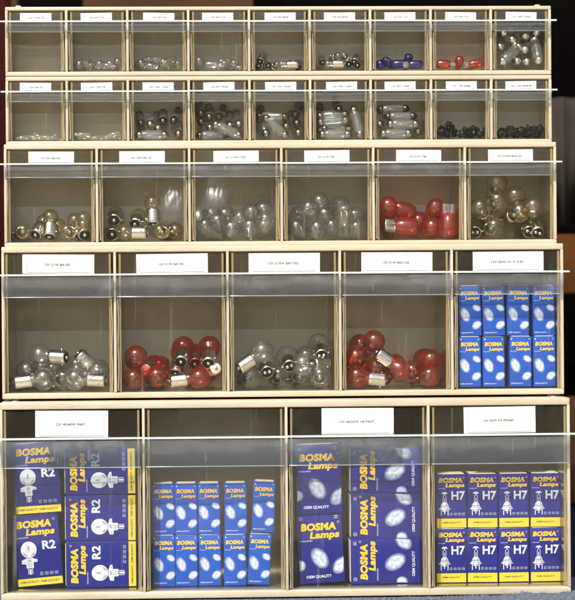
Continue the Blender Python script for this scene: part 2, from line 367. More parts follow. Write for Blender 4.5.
def bin_shell(w, d, zb, zt, R):
    """clear tub: x from -w/2 to w/2, outlines in Y-Z; returns MB (0 clear, 1 edge)"""
    h = zt - zb; b = MB(); t = 2.2
    yf_b, yf_t = -d + 6.5, -d + 1.5                      # the front leans out towards its top
    zf_t = zt - R['rail'] + 4
    zback = zt - R['back']; yb = -8.0
    # side walls with a curved rear top edge
    arc = []
    y0a, z0a = -d + 7.0, zt - 1.0
    for k in range(9):
        a = k / 8 * math.pi / 2; arc.append((y0a + (yb - y0a) * math.sin(a), zback + (z0a - zback) * math.cos(a)))
    poly = [(yf_b, zb), (yf_t, zf_t), (-d + 1.5, zt - 1.0)] + arc + [(yb, zback - 2), (yb - 6, zb)]
    for sx in (-1, 1):
        x0 = sx * w / 2 - (t if sx > 0 else 0); b.prism(poly, x0, x0 + t, 0, 1)
    # front panel
    xi = w / 2 - t - .05
    b.prism([(yf_b, zb + .1), (yf_b + 1.8, zb + .1), (yf_t + 1.8, zf_t), (yf_t, zf_t)], -xi, xi, 0)
    # label window above the grip
    b.prism([(-d + 1.6, zf_t + .2), (-d + 3.0, zf_t + .2), (-d + 3.0, zt - 1.4), (-d + 1.6, zt - 1.4)], -xi, xi, 0)
    # floor and back
    b.prism([(yf_b + 1.9, zb + .1), (yb - 6.1, zb + .1), (yb - 6.1, zb + 1.6), (yf_b + 1.9, zb + 1.6)], -xi, xi, 0)
    b.prism([(yb - 6, zb + .1), (yb - 4.5, zb + .1), (yb - .2, zback), (yb - 1.7, zback)], -xi, xi, 0)
    return b
def grip_mesh(w, d, zr, h):
    """curved pull hanging under the rail"""
    b = MB(); n = 8; out = []; inn = []
    for k in range(n + 1):
        t = k / n; y = -d - 12.5 + 7.5 * (t ** 2.2) ; z = zr - 2.4 - h * t * .93
        out.append((y, z)); inn.append((y + 1.6, z + .15))
    o = len(b.v)
    for (poly, flip) in ((out, 0), (inn, 1)):
        vs_ = [(x, y, z) for x in (-w / 2, w / 2) for y, z in poly]; m_ = len(poly)
        fs = [(i, i + 1, m_ + i + 1, m_ + i) for i in range(m_ - 1)]
        if flip: fs = [f[::-1] for f in fs]
        b.add(vs_, fs, 0, True)
    # end cheeks
    for sx in (-1, 1):
        x = sx * w / 2 * .9985; b.add([(x, y, z) for y, z in out] + [(x, -d + 1.2, out[-1][1]), (x, -d + 1.0, zr - 2.4)], [list(range(n + 3))], 0)
    return b
BIN = {}                                                       # (row, column) -> x centre, floor z, inner half width
for r, R in enumerate(ROWS):
    z0, z1, d, n = R['z0'], R['z1'], R['d'], R['n']
    cab = bpy.data.objects.new('bin_cabinet', None); C.objects.link(cab); cab.empty_display_size = .02
    cab.location = Vector((0, 0, z0)) * S
    words = ['beige top cabinet with nine small bins, its first bin empty', 'beige second cabinet from top with nine small bins of festoon and black lamps',
             'beige middle cabinet with six bins of globe and wedge bulbs', 'beige fourth cabinet with five bins, blue cartons in its last',
             'beige bottom cabinet with four large bins full of blue lamp cartons'][r]
    tag(cab, words, 'cabinet', 'stacked bin cabinets')
    H = z1 - z0; TB, BB = [(4.2, 5.0), (4.7, 5.0), (5.5, 5.2), (6.5, 6.0), (7.4, 7.2)][r]
    def slab(nm, x0, x1, y0, y1, za, zb_, bev=.7): return MB().box(x0, x1, y0, y1, za, zb_, bev=bev).build(nm, 'beige', cab)
    slab('top_panel', -300, 300, -d, -2.6, H - TB, H, 1.0)
    slab('bottom_panel', -300, 300, -d, -2.6, 0, BB, 1.0)
    slab('side_panel', -300, -300 + WALL, -d - .4, -2.6, BB - .3, H - TB + .3)
    slab('side_panel', 300 - WALL, 300, -d - .4, -2.6, BB - .3, H - TB + .3)
    slab('back_panel', -299.6, 299.6, -2.5, 0, .4, H - .4)
    pitch = 600.0 / n
    for k in range(1, n): slab('divider', -300 + k * pitch - 1.4, -300 + k * pitch + 1.4, -d - .2, -2.7, BB - .3, H - TB + .3, .5)
    if r in (0, 4):
        for x in (-286, 286): MB().lathe([(0, 2.3), (2.6, 2.2), (3.4, 1.2), (3.6, -.5)], 14).build('stacking_stud', 'beige', cab, (x, -d + 8 if r == 0 else -d + 44, H))
    if r == 4:
        for x in (-286, 286): MB().lathe([(0, 1.2), (2.6, 1.1), (3.6, -.5)], 14).build('stacking_stud', 'beige', cab, (x, -d + 20, H))
    zr = H - R['rail']
    zb, zt = BB + .3, H - TB - .4; w = pitch - 2.8 - 5.6
    shell = bin_shell(w, d, zb, zt, R).mesh('bin_shell', ['clear', 'edge'])
    # bin_shell works with zt as its top; rail drop is measured from the cabinet top
    gm = grip_mesh(pitch - 3.4, d, zr, R['grip']).mesh('pull_grip', 'grip')
    yb_g = -d - 5.0; zg = zr - 2.4 - R['grip'] * .93
    lm = MB().box(-pitch / 2 + 2.2, pitch / 2 - 2.2, yb_g - .7, yb_g + .8, zg - .6, zg + .6, bev=.4).mesh('grip_edge', 'lipline')
    rbd = random.Random(40 + r); bdm = []  # beads added along the bin sides to catch sun glints
    for sx in (-1, 1):
        zt_b, pts = zg - 1.0, []; z = zb + 1.5; ph = rbd.uniform(0, 6); bd = MB()
        while z < zt_b:
            f = (z - zb) / (zt_b - zb); pts.append((sx * (w / 2 + .9 + .3 * math.sin(z * .13 + ph)), -d + 3.6 - 3.4 * f + .6 * math.sin(z * .33 + ph) * math.sin(z * .061 + 1), z)); z += 2.0
        ns = 7; bd.add([(x + .8 * math.cos(6.2832 * q / ns), y + .8 * math.sin(6.2832 * q / ns), zz) for x, y, zz in pts for q in range(ns)],
                       [(i * ns + q, i * ns + (q + 1) % ns, (i + 1) * ns + (q + 1) % ns, (i + 1) * ns + q) for i in range(len(pts) - 1) for q in range(ns)], 0, True)
        bdm.append(bd.mesh('glint_bead', 'glint'))
    lw, lh = R['lw'], R['lh']; ly = -d - .8
    paper = MB().box(-lw / 2, lw / 2, -.2, .1, -lh / 2, lh / 2).mesh('label_card', 'paper')
    film = MB().box(-lw / 2 - 1, lw / 2 + 1, -1.2, -.8, -lh / 2 - .4, lh / 2 + .4).mesh('label_pocket', 'holder')
    fr = MB(); e = .38; ix = lw / 2 - (2.6 if r < 2 else 4.5 if r > 2 else 3.4)
    for sx in (-1, 1): fr.box(sx * ix - e / 2, sx * ix + e / 2, -1.0, -.4, -lh / 2 + 1.2, lh / 2)
    fr.box(-ix + e / 2, ix - e / 2, -1.0, -.4, -lh / 2 + 1.2, -lh / 2 + 1.2 + e)
    frm = fr.mesh('pocket_edge', 'line')
    for k in range(n):
        xc = -300 + (k + .5) * pitch
        bo = link('tip_out_bin', shell, cab, (xc, 0, 0))
        link('pull_grip', gm, bo)
        ea, eb = (-pitch / 2 - (4.3 if k == 0 else -.25)), (pitch / 2 + (4.3 if k == n - 1 else -.25))
        lipo = MB().box(ea, eb, -d - 14.0, -d - 8.0, -R['ty'] / 2, R['ty'] / 2, front_mi=1).build('bin_lip', ['rail', 'rail_edge'], bo, (0, rj.uniform(-.5, .5), zr + rj.uniform(-.22, .22)))
        lipo.rotation_euler = (0, rj.uniform(-.0022, .0022), rj.uniform(-.003, .003)); link('grip_edge', lm, bo); link('glint_bead', bdm[0], bo); link('glint_bead', bdm[1], bo)
        zl = zr + R['ty'] / 2 + lh / 2 + .25
        tilt = rj.uniform(-.022, .022) if r < 2 else rj.uniform(-.009, .009); dx = rj.uniform(-1.2, 1.2)
        t = TEXTS[r][k]
        if t:
            link('label_card', paper, bo, (dx, ly - .4, zl), (0, tilt, 0)); link('label_pocket', film, bo, (dx, ly, zl), (0, tilt, 0))
            link('pocket_edge', frm, bo, (dx, ly, zl), (0, tilt, 0))
            ch = [2.0, 2.0, 2.2, 2.6, 2.6][r]
            tw = len(t) * ch * .78
            link('label_lettering', text_mesh(t, min(tw, lw - 9), ch, 'ink', .022), bo, (dx + (.6 if r < 2 else -1.0), ly - .62, zl - (.6 if r > 1 else .3)), (0, tilt, 0))
        else:
            link('label_pocket', film, bo, (0, ly, zl))
        BIN[r, k] = dict(x=xc, floor=z0 + zb + 1.7, hw=w / 2 - 2.4, d=d, back=-16.0)

# ------------------------------------------------------------------ bulbs
def globe_profile(rg, neck, zn):
    pr = [(neck * .96, zn), (neck, zn + 2)]
    a0 = math.asin(min(.95, neck * 1.05 / rg))
    for k in range(9):
        a = math.pi - a0 - (math.pi - a0) * k / 8
        pr.append((rg * math.sin(a), rg * math.cos(a)))
    pr[-1] = (0, rg); return pr
KINDS = {}
def bayonet(rg, neck, zn, rb, lb, contacts, glass, ring, lead='glass'):
    g = MB().lathe(globe_profile(rg, neck, zn), 24).mesh('glass_envelope', glass)
    zb = zn - lb
    ba = MB().lathe([(neck * .9, zn + 1.6), (rb * .985, zn + 1.0), (rb, zn), (rb * 1.03, zn - 1.2), (rb, zn - 2), (rb, zb + 2.4), (rb * .95, zb + 1.0), (rb * .84, zb + .2), (rb * .80, zb)], 24)
    ba.tube((rb * .9, 0, zb + 5.5), (rb * 1.22, 0, zb + 5.5), rb * .13); ba.tube((-rb * .9, 0, zb + 5.5), (-rb * 1.22, 0, zb + 5.5), rb * .13)
    ba = ba.mesh('metal_base', 'chrome')
    ins = MB().lathe([(rb * .82, zb + .35), (rb * .62, zb - .2), (rb * .5, zb - .5), (0, zb - .5)], 18).mesh('insulator', ring)
    cts = []
    for c in ([(0, 0)] if contacts == 1 else [(-rb * .34, 0), (rb * .34, 0)]):
        q = MB().lathe([(rb * .27, -.3), (rb * .26, .5), (rb * .16, 1.1), (0, 1.25)], 12)
        q.v = [(x + c[0], -y + c[1], zb - .5 - z) for x, y, z in q.v]; cts.append(q.mesh('contact', 'pip'))
    fl = MB(); hh = rg * .15
    for sx in (-1, 1): fl.tube((sx * neck * .25, 0, zn), (sx * neck * .45, 0, hh), .28, 6)
    fl.tube((-neck * .45, 0, hh), (neck * .45, 0, hh), .5, 6); fl.lathe([(neck * .35, zn - .5), (neck * .3, zn + rg * .4), (0, zn + rg * .5)], 10)
    fl = fl.mesh('filament', 'wire')
    sph = [(0, rg), (zn, neck), (zn - lb * .35, rb), (zn - lb * .8, rb)]
    return dict(parts=[('glass_envelope', g), ('metal_base', ba), ('insulator', ins)] + [('contact', c) for c in cts] + [('filament', fl)], sph=sph, base=zn - lb / 2, sub={'insulator': 'metal_base', 'contact': 'metal_base'})
def wedge(r, top, bot, glass, frostbase='glass'):
    pr = [(r * .62, bot), (r * .8, bot + r * .25), (r * .97, bot + r * .8), (r, 0)]
    for k in range(1, 7):
        a = math.pi / 2 * k / 6; pr.append((r * math.cos(a), top - r * .8 + r * .8 * math.sin(a)))
    pr[-1] = (0, top)
    g = MB().lathe(pr, 22).mesh('glass_envelope', glass)
    b = MB().box(-r * .72, r * .72, -r * .26, r * .26, bot - r * 1.1, bot + r * .2, bev=r * .12)
    b.box(-r * .55, -r * .3, -r * .34, r * .34, bot - r * 1.0, bot, bev=r * .06); b.box(r * .3, r * .55, -r * .34, r * .34, bot - r * 1.0, bot, bev=r * .06)
    b = b.mesh('wedge_base', frostbase)
    fl = MB()
    for sx in (-1, 1): fl.tube((sx * r * .25, 0, bot - r * .9), (sx * r * .42, 0, top * .25), max(.16, r * .03), 6)
    fl.tube((-r * .42, 0, top * .25), (r * .42, 0, top * .25), max(.22, r * .05), 6)
    fl = fl.mesh('filament', 'wire')
    return dict(parts=[('glass_envelope', g), ('wedge_base', b), ('filament', fl)], sph=[(top - r, r), ((top + bot) / 2 - r * .2, r), (bot - r * .5, r * .7)], base=bot - r * .5, sub={})
def festoon(r, L, cap):
    h = L / 2; rc = min(r * .82, 5.0); lc = 6.5
    pr = [(rc * .9, -h + lc - 1)]
    for k in range(7):
        t = k / 6; pr.append((rc + (r - rc) * math.sin(t * math.pi / 2), -h + lc + t * 4))
    pr += [(a, -b) for a, b in pr[::-1]]
    g = MB().lathe(pr, 20).mesh('glass_tube', 'tube')
    caps = []
    for sgn in (-1, 1):
        q = MB().lathe([(rc * .92, 0), (rc * 1.04, -.4), (rc * 1.04, -lc * .55), (rc * .75, -lc * .8), (rc * .3, -lc - .6), (0, -lc - .8)], 18)
        q.v = [(x, y * -sgn, (z + (-h + lc)) * (1 if sgn < 0 else -1)) for x, y, z in q.v]
        if sgn > 0: q.v = [(x, y, z) for x, y, z in q.v]
        caps.append(q.mesh('end_cap', cap))
    fl = MB().tube((0, 0, -h + lc), (.5, 0, h - lc), .32, 6).mesh('filament', 'wire')
    return dict(parts=[('glass_tube', g)] + [('end_cap', c) for c in caps] + [('filament', fl)], sph=[(-h + 3, rc), (-h * .4, r), (0, r), (h * .4, r), (h - 3, rc)], base=-h + 3, sub={})
def pilot():
    g = MB().lathe([(1.6, 0), (1.7, 1.5), (1.4, 2.8), (.8, 3.4), (0, 3.6)], 12).mesh('glass_envelope', 'glass')
    b = MB().lathe([(0, -7), (2.4, -7), (2.6, -4), (4.3, -3.8), (4.8, -2.4), (4.5, -.9), (3.6, -.6), (3.3, 1.2), (0, 1.3)], 14)
    b.box(-4.9, 4.9, -1.1, 1.1, -3.4, -1.9, bev=.2)
    b = b.mesh('plastic_base', 'black'); c = MB().tube((-2.6, 0, -5.6), (2.6, 0, -5.6), .45, 6).mesh('contact', 'pip')
    return dict(parts=[('glass_envelope', g), ('plastic_base', b), ('contact', c)], sph=[(2, 2.4), (-3, 4.6)], base=-3, sub={'contact': 'plastic_base'})
KINDS['P21'] = bayonet(12.6, 7.0, -14.5, 7.5, 18, 1, 'glass', 'black'); KINDS['P21d'] = bayonet(12.6, 7.0, -14.5, 7.5, 18, 2, 'glass', 'black')
KINDS['P21w'] = bayonet(12.0, 7.0, -14.0, 7.5, 18, 2, 'glass_warm', 'black')
KINDS['PY21'] = bayonet(12.3, 7.0, -14.5, 7.5, 17, 1, 'amber', 'black'); KINDS['PY21w'] = bayonet(12.3, 7.0, -14.5, 7.5, 17, 1, 'amber', 'white_ring')
KINDS['R5'] = bayonet(9.0, 6.4, -9.5, 7.5, 15, 1, 'glass_warm', 'black'); KINDS['BA9'] = bayonet(4.5, 3.9, -7.0, 4.6, 11, 1, 'glass', 'black')
KINDS['T20'] = wedge(10.0, 13, -14, 'glass'); KINDS['T20a'] = wedge(10.0, 13, -14, 'amber_bright', 'glass')
KINDS['T10'] = wedge(5.0, 8, -9, 'glass'); KINDS['T10b'] = wedge(5.0, 8, -9, 'blue_glass', 'frost'); KINDS['T10a'] = wedge(5.0, 8, -9, 'amber_bright', 'frost')
KINDS['T5'] = wedge(2.6, 6, -6, 'frost', 'frost'); KINDS['T5f'] = wedge(2.9, 8, -7, 'frost', 'frost')
M['brass_cap'] = principled('worn_brass_cap', (.42, .36, .29), .26, 1.0, var=.2, vscale=300)
KINDS['F15'] = festoon(5.8, 36, 'chrome'); KINDS['F11'] = festoon(5.2, 36, 'dull_metal'); KINDS['F11c'] = festoon(5.2, 36, 'brass_cap')
KINDS['B8'] = pilot()

def axis_dir(ang, tilt):
    a, t = math.radians(ang), math.radians(tilt)
    return Vector((math.cos(a) * math.cos(t), math.sin(t), math.sin(a) * math.cos(t)))
PLACED = {}
def bulb(r, k, kind, px, py, ang=0, tilt=0, anchor='g', depth=None):
    K = KINDS[kind]; B = BIN[r, k]; ax = axis_dir(ang, tilt); put = PLACED.setdefault((r, k), [])
    rmax = max(q for _, q in K['sph'])
    rear = min(ax.y * s_ - q for s_, q in K['sph'])
    Y = -B['d'] + 8.8 - rear if depth is None else -B['d'] + depth
    best = None
    for step in range(60):
        p = at(px, py, Y)
        if anchor == 'b': p = p - ax * K['base']
        lo = min(p.z + ax.z * s_ - q for s_, q in K['sph'])
        if lo < B['floor']: p.z += B['floor'] - lo
        xl = min(p.x + ax.x * s_ - q for s_, q in K['sph']) - (B['x'] - B['hw']); xr = max(p.x + ax.x * s_ + q for s_, q in K['sph']) - (B['x'] + B['hw'])
        if xl < 0: p.x -= xl
        if xr > 0: p.x -= xr
        pts = [(p + ax * s_, q) for s_, q in K['sph']]
        yf = min(v.y - q for v, q in pts)
        if yf < -B['d'] + 8.8: p.y += -B['d'] + 8.8 - yf; pts = [(p + ax * s_, q) for s_, q in K['sph']]
        pen = max([(q + q2) * .96 - (v - v2).length for v, q in pts for v2, q2 in put] + [-1])
        if best is None or pen < best[0] - .3: best = (pen, p.copy(), pts)
        if pen <= 0: break
        Y += 2.0
        if max(v.y + q for v, q in pts) > B['back']: break
    _, p, pts = best
    put += pts
    root = bpy.data.objects.new({'P': 'globe_bulb', 'R': 'globe_bulb', 'B': 'bayonet_bulb', 'T': 'wedge_bulb', 'F': 'festoon_bulb'}[kind[0]] if kind != 'B8' else 'pilot_bulb', None)
    root.empty_display_size = .005; C.objects.link(root); root.location = p * S
    q = ax.to_track_quat('Z', 'Y'); root.rotation_mode = 'QUATERNION'
    spin = random.uniform(0, 6.28)
    if kind in ('P21d', 'P21w'): spin = random.uniform(-.5, .5)
    from mathutils import Quaternion
    root.rotation_quaternion = q @ Quaternion((0, 0, 1), spin)
    made = {}
    for nm, me in K['parts']:
        par = made.get(K['sub'].get(nm)) or root
        o_ = link(nm, me, par); made.setdefault(nm, o_)
    return root, px
def fill(r, k, what, cat, items):
    out = [bulb(r, k, *it) for it in items]
    out.sort(key=lambda t: t[0].location.x)
    where = "%s's %s bin" % (ROWNAME[r], ORD[k])
    for i, (o_, _) in enumerate(out):
        tag(o_, '%s from left of the %ss in the %s' % (ORD[i], what, where), cat, '%ss in the %s' % (what, where))
rb = random.Random(5)
# top row
fill(0, 1, 'tiny clear wedge bulb', 'bulb', [('T10', 77, 65, 20, -75), ('T10', 86.5, 65.5, 150, -40), ('T10', 99, 65, 10, -70), ('T10', 111, 65, 160, -60), ('T10', 117.5, 63, 60, -70), ('T10', 95, 66, 0, 10), ('T10', 104, 66, 170, 20), ('T10', 82, 62, 20, 40)])
fill(0, 2, 'tiny clear wedge bulb', 'bulb', [('T10', 139, 64, 20, -70), ('T10', 153, 66, 5, 5), ('T10', 165, 64, 150, -40), ('T10', 177, 65, 20, -60), ('T10', 160, 60, 0, 20), ('T10', 147, 66, 170, 30), ('T10', 170, 61, 30, 30), ('T10', 144, 61, 10, -30)])
fill(0, 3, 'tiny clear wedge bulb', 'bulb', [('T10', 198, 64, 80, -60), ('T10', 211, 65, 178, 3), ('T10', 222, 66, 20, -30), ('T10', 233, 64.5, 30, -60), ('T10', 240, 66, 170, 10), ('T10', 226, 62, 5, 15)])
fill(0, 4, 'small chrome based bulb', 'bulb', [('BA9', 259, 65.5, 60, 78, 'b'), ('BA9', 267.5, 65, 120, 78, 'b'), ('BA9', 293, 64.5, 180, 4, 'b'), ('BA9', 302, 66, 80, 70, 'b'), ('BA9', 277, 65, 20, -70), ('BA9', 261, 59.5, 60, 60, 'b')])
fill(0, 5, 'small chrome based bulb', 'bulb', [('BA9', 339, 63.8, 180, 5, 'b'), ('BA9', 348.5, 64, 90, 80, 'b'), ('BA9', 360, 64.5, 70, 75, 'b'), ('BA9', 338, 56, 20, -70), ('BA9', 344, 55.5, 150, -70), ('BA9', 322, 61, 100, 70, 'b'), ('BA9', 355, 60, 60, 60, 'b')])
fill(0, 6, 'blue wedge bulb', 'bulb', [('T10b', 381, 64, 200, -50), ('T10b', 416, 64.5, 2, 3), ('T10b', 398, 64, 182, 5), ('T10b', 388, 62.5, 150, -20), ('T10b', 408, 61, 80, -40)])
fill(0, 7, 'amber wedge bulb', 'bulb', [('T10a', 442.5, 64, 178, 4), ('T10a', 482, 63.5, 8, 4), ('T10a', 459, 63, 80, -60), ('T10a', 471, 65, 20, 20)])
fill(0, 8, 'thick clear festoon bulb', 'bulb', [('F15', 510.5, 54, 41, 22), ('F15', 536.5, 50, 96, 30), ('F15', 517, 61, 70, 74, 'b'), ('F15', 500, 47, 75, 66, 'b'), ('F15', 531, 36, 20, 60, 'b'), ('F15', 503, 33, 30, 60, 'b'), ('F15', 527, 62, 100, 66, 'b'), ('F15', 507, 40, 150, 50, 'b'), ('F15', 526, 50, 40, 50, 'b'), ('F15', 541, 33, 100, 60, 'b'), ('F15', 515, 45, 60, 60, 'b')])
# second row
fill(1, 0, 'tiny milky wedge bulb', 'bulb', [('T5', x, 139.5, a, t) for x, a, t in ((24, 5, 5), (33, 170, 10), (40, 10, 40), (46, 175, 5), (54.5, 30, -60), (37, 150, 20), (59, 5, 10))])
fill(1, 1, 'tiny milky wedge bulb', 'bulb', [('T5f', 84, 135, -4, 0), ('T5f', 114, 134.5, 14, 0)] + [('T5', x, 139.5, a, t) for x, a, t in ((79, 5, 5), (90, 170, 5), (98, 5, 10), (106, 175, 10), (119, 5, 5))])
fill(1, 2, 'dark capped festoon bulb', 'bulb', [('F11c', 151.5, 135, 0, 3), ('F11', 141, 123.5, 100, 66, 'b'), ('F11c', 150, 124.5, 60, 60, 'b'), ('F11', 163, 121.5, 90, 66, 'b'), ('F11', 173.5, 121, 70, 60, 'b'), ('F11c', 178.5, 134, 90, 64, 'b'), ('F11c', 158, 128.5, 60, 62, 'b'), ('F11', 142, 134, 100, 66, 'b')])
fill(1, 3, 'slender festoon bulb', 'bulb', [('F11c', 229, 131, -25, 5), ('F11', 207, 135.5, 3, 4), ('F11', 200, 114, 100, 60, 'b'), ('F11', 209.5, 117.5, 90, 62, 'b'), ('F11', 219, 117, 70, 62, 'b'), ('F11c', 210, 128, 80, 62, 'b'), ('F11c', 230, 126, 90, 60, 'b'), ('F11c', 239, 124.5, 100, 60, 'b'), ('F11', 198, 122.5, 100, 62, 'b')])
fill(1, 4, 'jumbled festoon bulb', 'bulb', [('F11c', 275.5, 128.5, -42, 8), ('F11', 281, 117, 178, 8, 'b'), ('F11', 297, 115, 70, 62, 'b'), ('F11', 297, 123.5, 110, 62, 'b'), ('F11c', 298.5, 133, 90, 62, 'b'), ('F11', 259, 119.5, 80, 60, 'b'), ('F11c', 263, 134, 110, 40, 'b'), ('F11c', 286, 126, 70, 60, 'b')])
fill(1, 5, 'piled festoon bulb', 'bulb', [('F11c', 357, 122, 104, 6), ('F11c', 335, 134.5, 0, 3), ('F11c', 346, 120, 184, 6, 'b'), ('F11c', 346, 114, 184, 6, 'b'), ('F11', 339, 110, 100, 62, 'b'), ('F11', 319, 117, 80, 62, 'b'), ('F11c', 349.5, 129, 178, 20, 'b'), ('F11c', 320, 130, 80, 62, 'b')])
fill(1, 6, 'stacked festoon bulb', 'bulb', [('F11c', 396, 133.5, 0, 3), ('F11c', 403, 124, 0, 3), ('F11', 400.5, 116.5, 1, 3), ('F11', 393, 109, 2, 3), ('F11c', 380, 124.5, 80, 66, 'b'), ('F11c', 418, 132, 90, 66, 'b')])
fill(1, 7, 'tiny black pilot bulb', 'bulb', [('B8', 449, 123, 80, 10), ('B8', 452, 127, 40, 40)] + [('B8', 438.5 + i * 3.5, 133.5 - (2.5 if i % 3 == 1 else 0), rb.uniform(0, 360), rb.uniform(-60, 60)) for i in range(15)])
fill(1, 8, 'tiny black pilot bulb', 'bulb', [('B8', 498.5 + i * 2.75, 134 - (3.5 if i % 2 else 0), rb.uniform(0, 360), rb.uniform(-60, 60)) for i in range(18)])
# third row
fill(2, 0, 'warm globe bulb', 'bulb', [('R5', 21.5, 231, 20, -75), ('R5', 49.5, 231.5, 88, 28, 'b'), ('R5', 38, 231, 60, 45, 'b'), ('R5', 67, 231, 160, -70), ('R5', 86, 231.5, 20, -78), ('R5', 75, 221, 100, -50), ('R5', 86, 219.5, 60, -60), ('R5', 58, 226, 30, -50), ('R5', 93, 230, 60, -60), ('R5', 80, 226, 120, 60)])
fill(2, 1, 'chrome based globe bulb', 'bulb', [('R5', 111, 233.5, 80, 80, 'b'), ('R5', 140, 232.5, 178, 6, 'b'), ('R5', 160, 231, 160, -70), ('R5', 173, 231, 20, -65), ('R5', 153, 217.5, 92, 16, 'b'), ('R5', 114.5, 218.5, 80, 72, 'b'), ('R5', 136, 222, 70, 66, 'b'), ('R5', 182, 232, 20, -60)])
fill(2, 2, 'clear wedge bulb', 'bulb', [('T20', 231.5, 229, 80, -80), ('T20', 250, 229.5, 90, -70), ('T20', 201, 231, 150, -40), ('T20', 264, 227, 20, -70), ('T20', 211, 215, 20, -70), ('T20', 225, 216, 60, -60), ('T20', 252, 213, 160, -70), ('T20', 263, 211, 70, -50), ('T20', 238, 219, 20, -40), ('T20', 218, 226, 100, -50), ('T20', 272, 222, 60, -40)])
fill(2, 3, 'clear wedge bulb', 'bulb', [('T20', 344, 214, 88, -14), ('T20', 317, 229, 60, -75), ('T20', 297, 228, 150, -65), ('T20', 331, 227, 20, -60), ('T20', 357, 228.5, 30, -75), ('T20', 308, 209, 20, -65), ('T20', 320, 203, 120, -60), ('T20', 339, 206, 20, -50), ('T20', 290, 217, 60, -50), ('T20', 325, 216, 100, -50), ('T20', 360, 217, 60, -50)])
fill(2, 4, 'amber wedge bulb', 'bulb', [('T20a', 407, 226.5, -4, 4), ('T20a', 451.5, 226, 268, -8), ('T20a', 435, 208, 60, -74), ('T20a', 431.5, 228, 60, -70), ('T20a', 386.5, 207, 70, -60), ('T20a', 405, 211, -22, 12), ('T20a', 386, 231, 100, -30), ('T20a', 418, 222, 60, -60), ('T20a', 446, 217, 100, -50)])
fill(2, 5, 'clear twin contact bulb', 'bulb', [('P21w', 494, 227, 20, -78), ('P21w', 528.5, 230.5, 80, 78, 'b'), ('P21w', 475, 231, 60, 76, 'b'), ('P21w', 538, 229, 100, 60, 'b'), ('P21w', 519, 212, 30, -60), ('P21w', 497, 201, 40, -70), ('P21w', 515, 196.5, 120, -50), ('P21w', 497, 183.5, 80, -55), ('P21w', 478, 208, 130, -60), ('P21w', 533, 207, 20, -40)])
# fourth row
fill(3, 0, 'clear globe bulb', 'bulb', [('P21', 21, 384, 6, 6, 'b'), ('P21', 97, 384, 176, 6, 'b'), ('P21', 59, 357, 176, 26, 'b'), ('P21', 84.5, 359, -46, 14, 'b'), ('P21', 64, 384, 30, -72), ('P21', 77, 366, 110, -60), ('P21', 27, 371, 140, -50), ('P21', 53, 374, 60, -60), ('P21', 78, 381, 40, -50), ('P21', 98, 370, 20, -60), ('P21', 42, 382, 100, -60), ('P21', 88, 377, 60, -50), ('P21', 35, 373, 30, 40)])
fill(3, 1, 'amber globe bulb', 'bulb', [('PY21', 178, 384, 6, 5, 'b'), ('PY21', 133, 380, 40, -78), ('PY21', 157, 380, 120, -74), ('PY21', 136, 356.5, 60, -72), ('PY21w', 147.5, 369, 20, 70, 'b'), ('PY21w', 214.5, 369, 200, 70, 'b'), ('PY21', 195, 361.5, 90, 72, 'b'), ('PY21', 208.5, 359, 85, 56, 'b'), ('PY21', 181.5, 358, 80, 60, 'b'), ('PY21', 177, 368, 75, 40, 'b'), ('PY21', 205, 383, 30, -50), ('PY21', 160, 368, 60, -50)])
fill(3, 2, 'clear twin contact bulb', 'bulb', [('P21d', 244.5, 364, 34, 14, 'b'), ('P21d', 266.5, 369.5, 100, 72, 'b'), ('P21d', 289, 363.5, 95, 72, 'b'), ('P21d', 327, 352.5, 95, 70, 'b'), ('P21d', 250, 380, 30, -74), ('P21d', 279, 378.5, 60, -78), ('P21d', 320, 379, 100, -78), ('P21d', 302, 377, 40, -70), ('P21d', 306, 357, 110, -50), ('P21d', 318, 364, 180, -30)])
fill(3, 3, 'amber globe bulb', 'bulb', [('PY21', 378, 383, 172, 6, 'b'), ('PY21', 383, 357, -38, 10, 'b'), ('PY21', 429.5, 377, 60, -78), ('PY21', 412, 378, 100, -72), ('PY21', 374, 341.5, 60, -60), ('PY21', 377, 367, 120, -60), ('PY21', 356, 357, 130, -50), ('PY21', 424, 367, 60, -30), ('PY21', 357, 345, 60, 30), ('PY21', 395, 377, 60, -50), ('PY21', 440, 371, 100, -40)])

from mathutils import noise as mnoise
# added caps on two third-row fronts, turned to mirror the sun as glare spots
def glare_patch(k, px, py, Rs, foot, bin_obj):
    h = (to_sun - FWD).normalized(); Yp = -91 + 2.6; p = at(px, py, Yp); b = MB(); prof = []
    for i in range(9):
        a = math.asin(foot / Rs) * (1 - i / 8); prof.append((Rs * math.sin(a), Rs * math.cos(a) - Rs))
    fine = []
    for (r0, z0_), (r1, z1_) in zip(prof, prof[1:]):
        for t in (0, .25, .5, .75): fine.append((r0 + (r1 - r0) * t, z0_ + (z1_ - z0_) * t))
    b.lathe(fine + [prof[-1]], 72); q = h.to_track_quat('Z', 'Y')
    b.v = [(x, y * 1.25, z + 1.3 * mnoise.noise(Vector((x * .09 + px, y * .05, 3))) + .38 * mnoise.noise(Vector((x * .30 + px, y * .14, 7)))) for x, y, z in b.v]
    b.v = [tuple(q @ Vector(v) + p - bin_obj.location / S - Vector((0, 0, ROWS[2]['z0']))) for v in b.v]
    b.build('glare_patch', 'glare_cap', bin_obj)
mid = [o_ for o_ in C.objects if o_.name.startswith('tip_out_bin') and 'six bins' in o_.parent['label']]; mid.sort(key=lambda o_: o_.location.x)
glare_patch(1, 170.5, 196, 30, 21, mid[1]); glare_patch(2, 213, 190, 31, 19, mid[2]); glare_patch(2, 198.5, 214, 14, 6, mid[2])

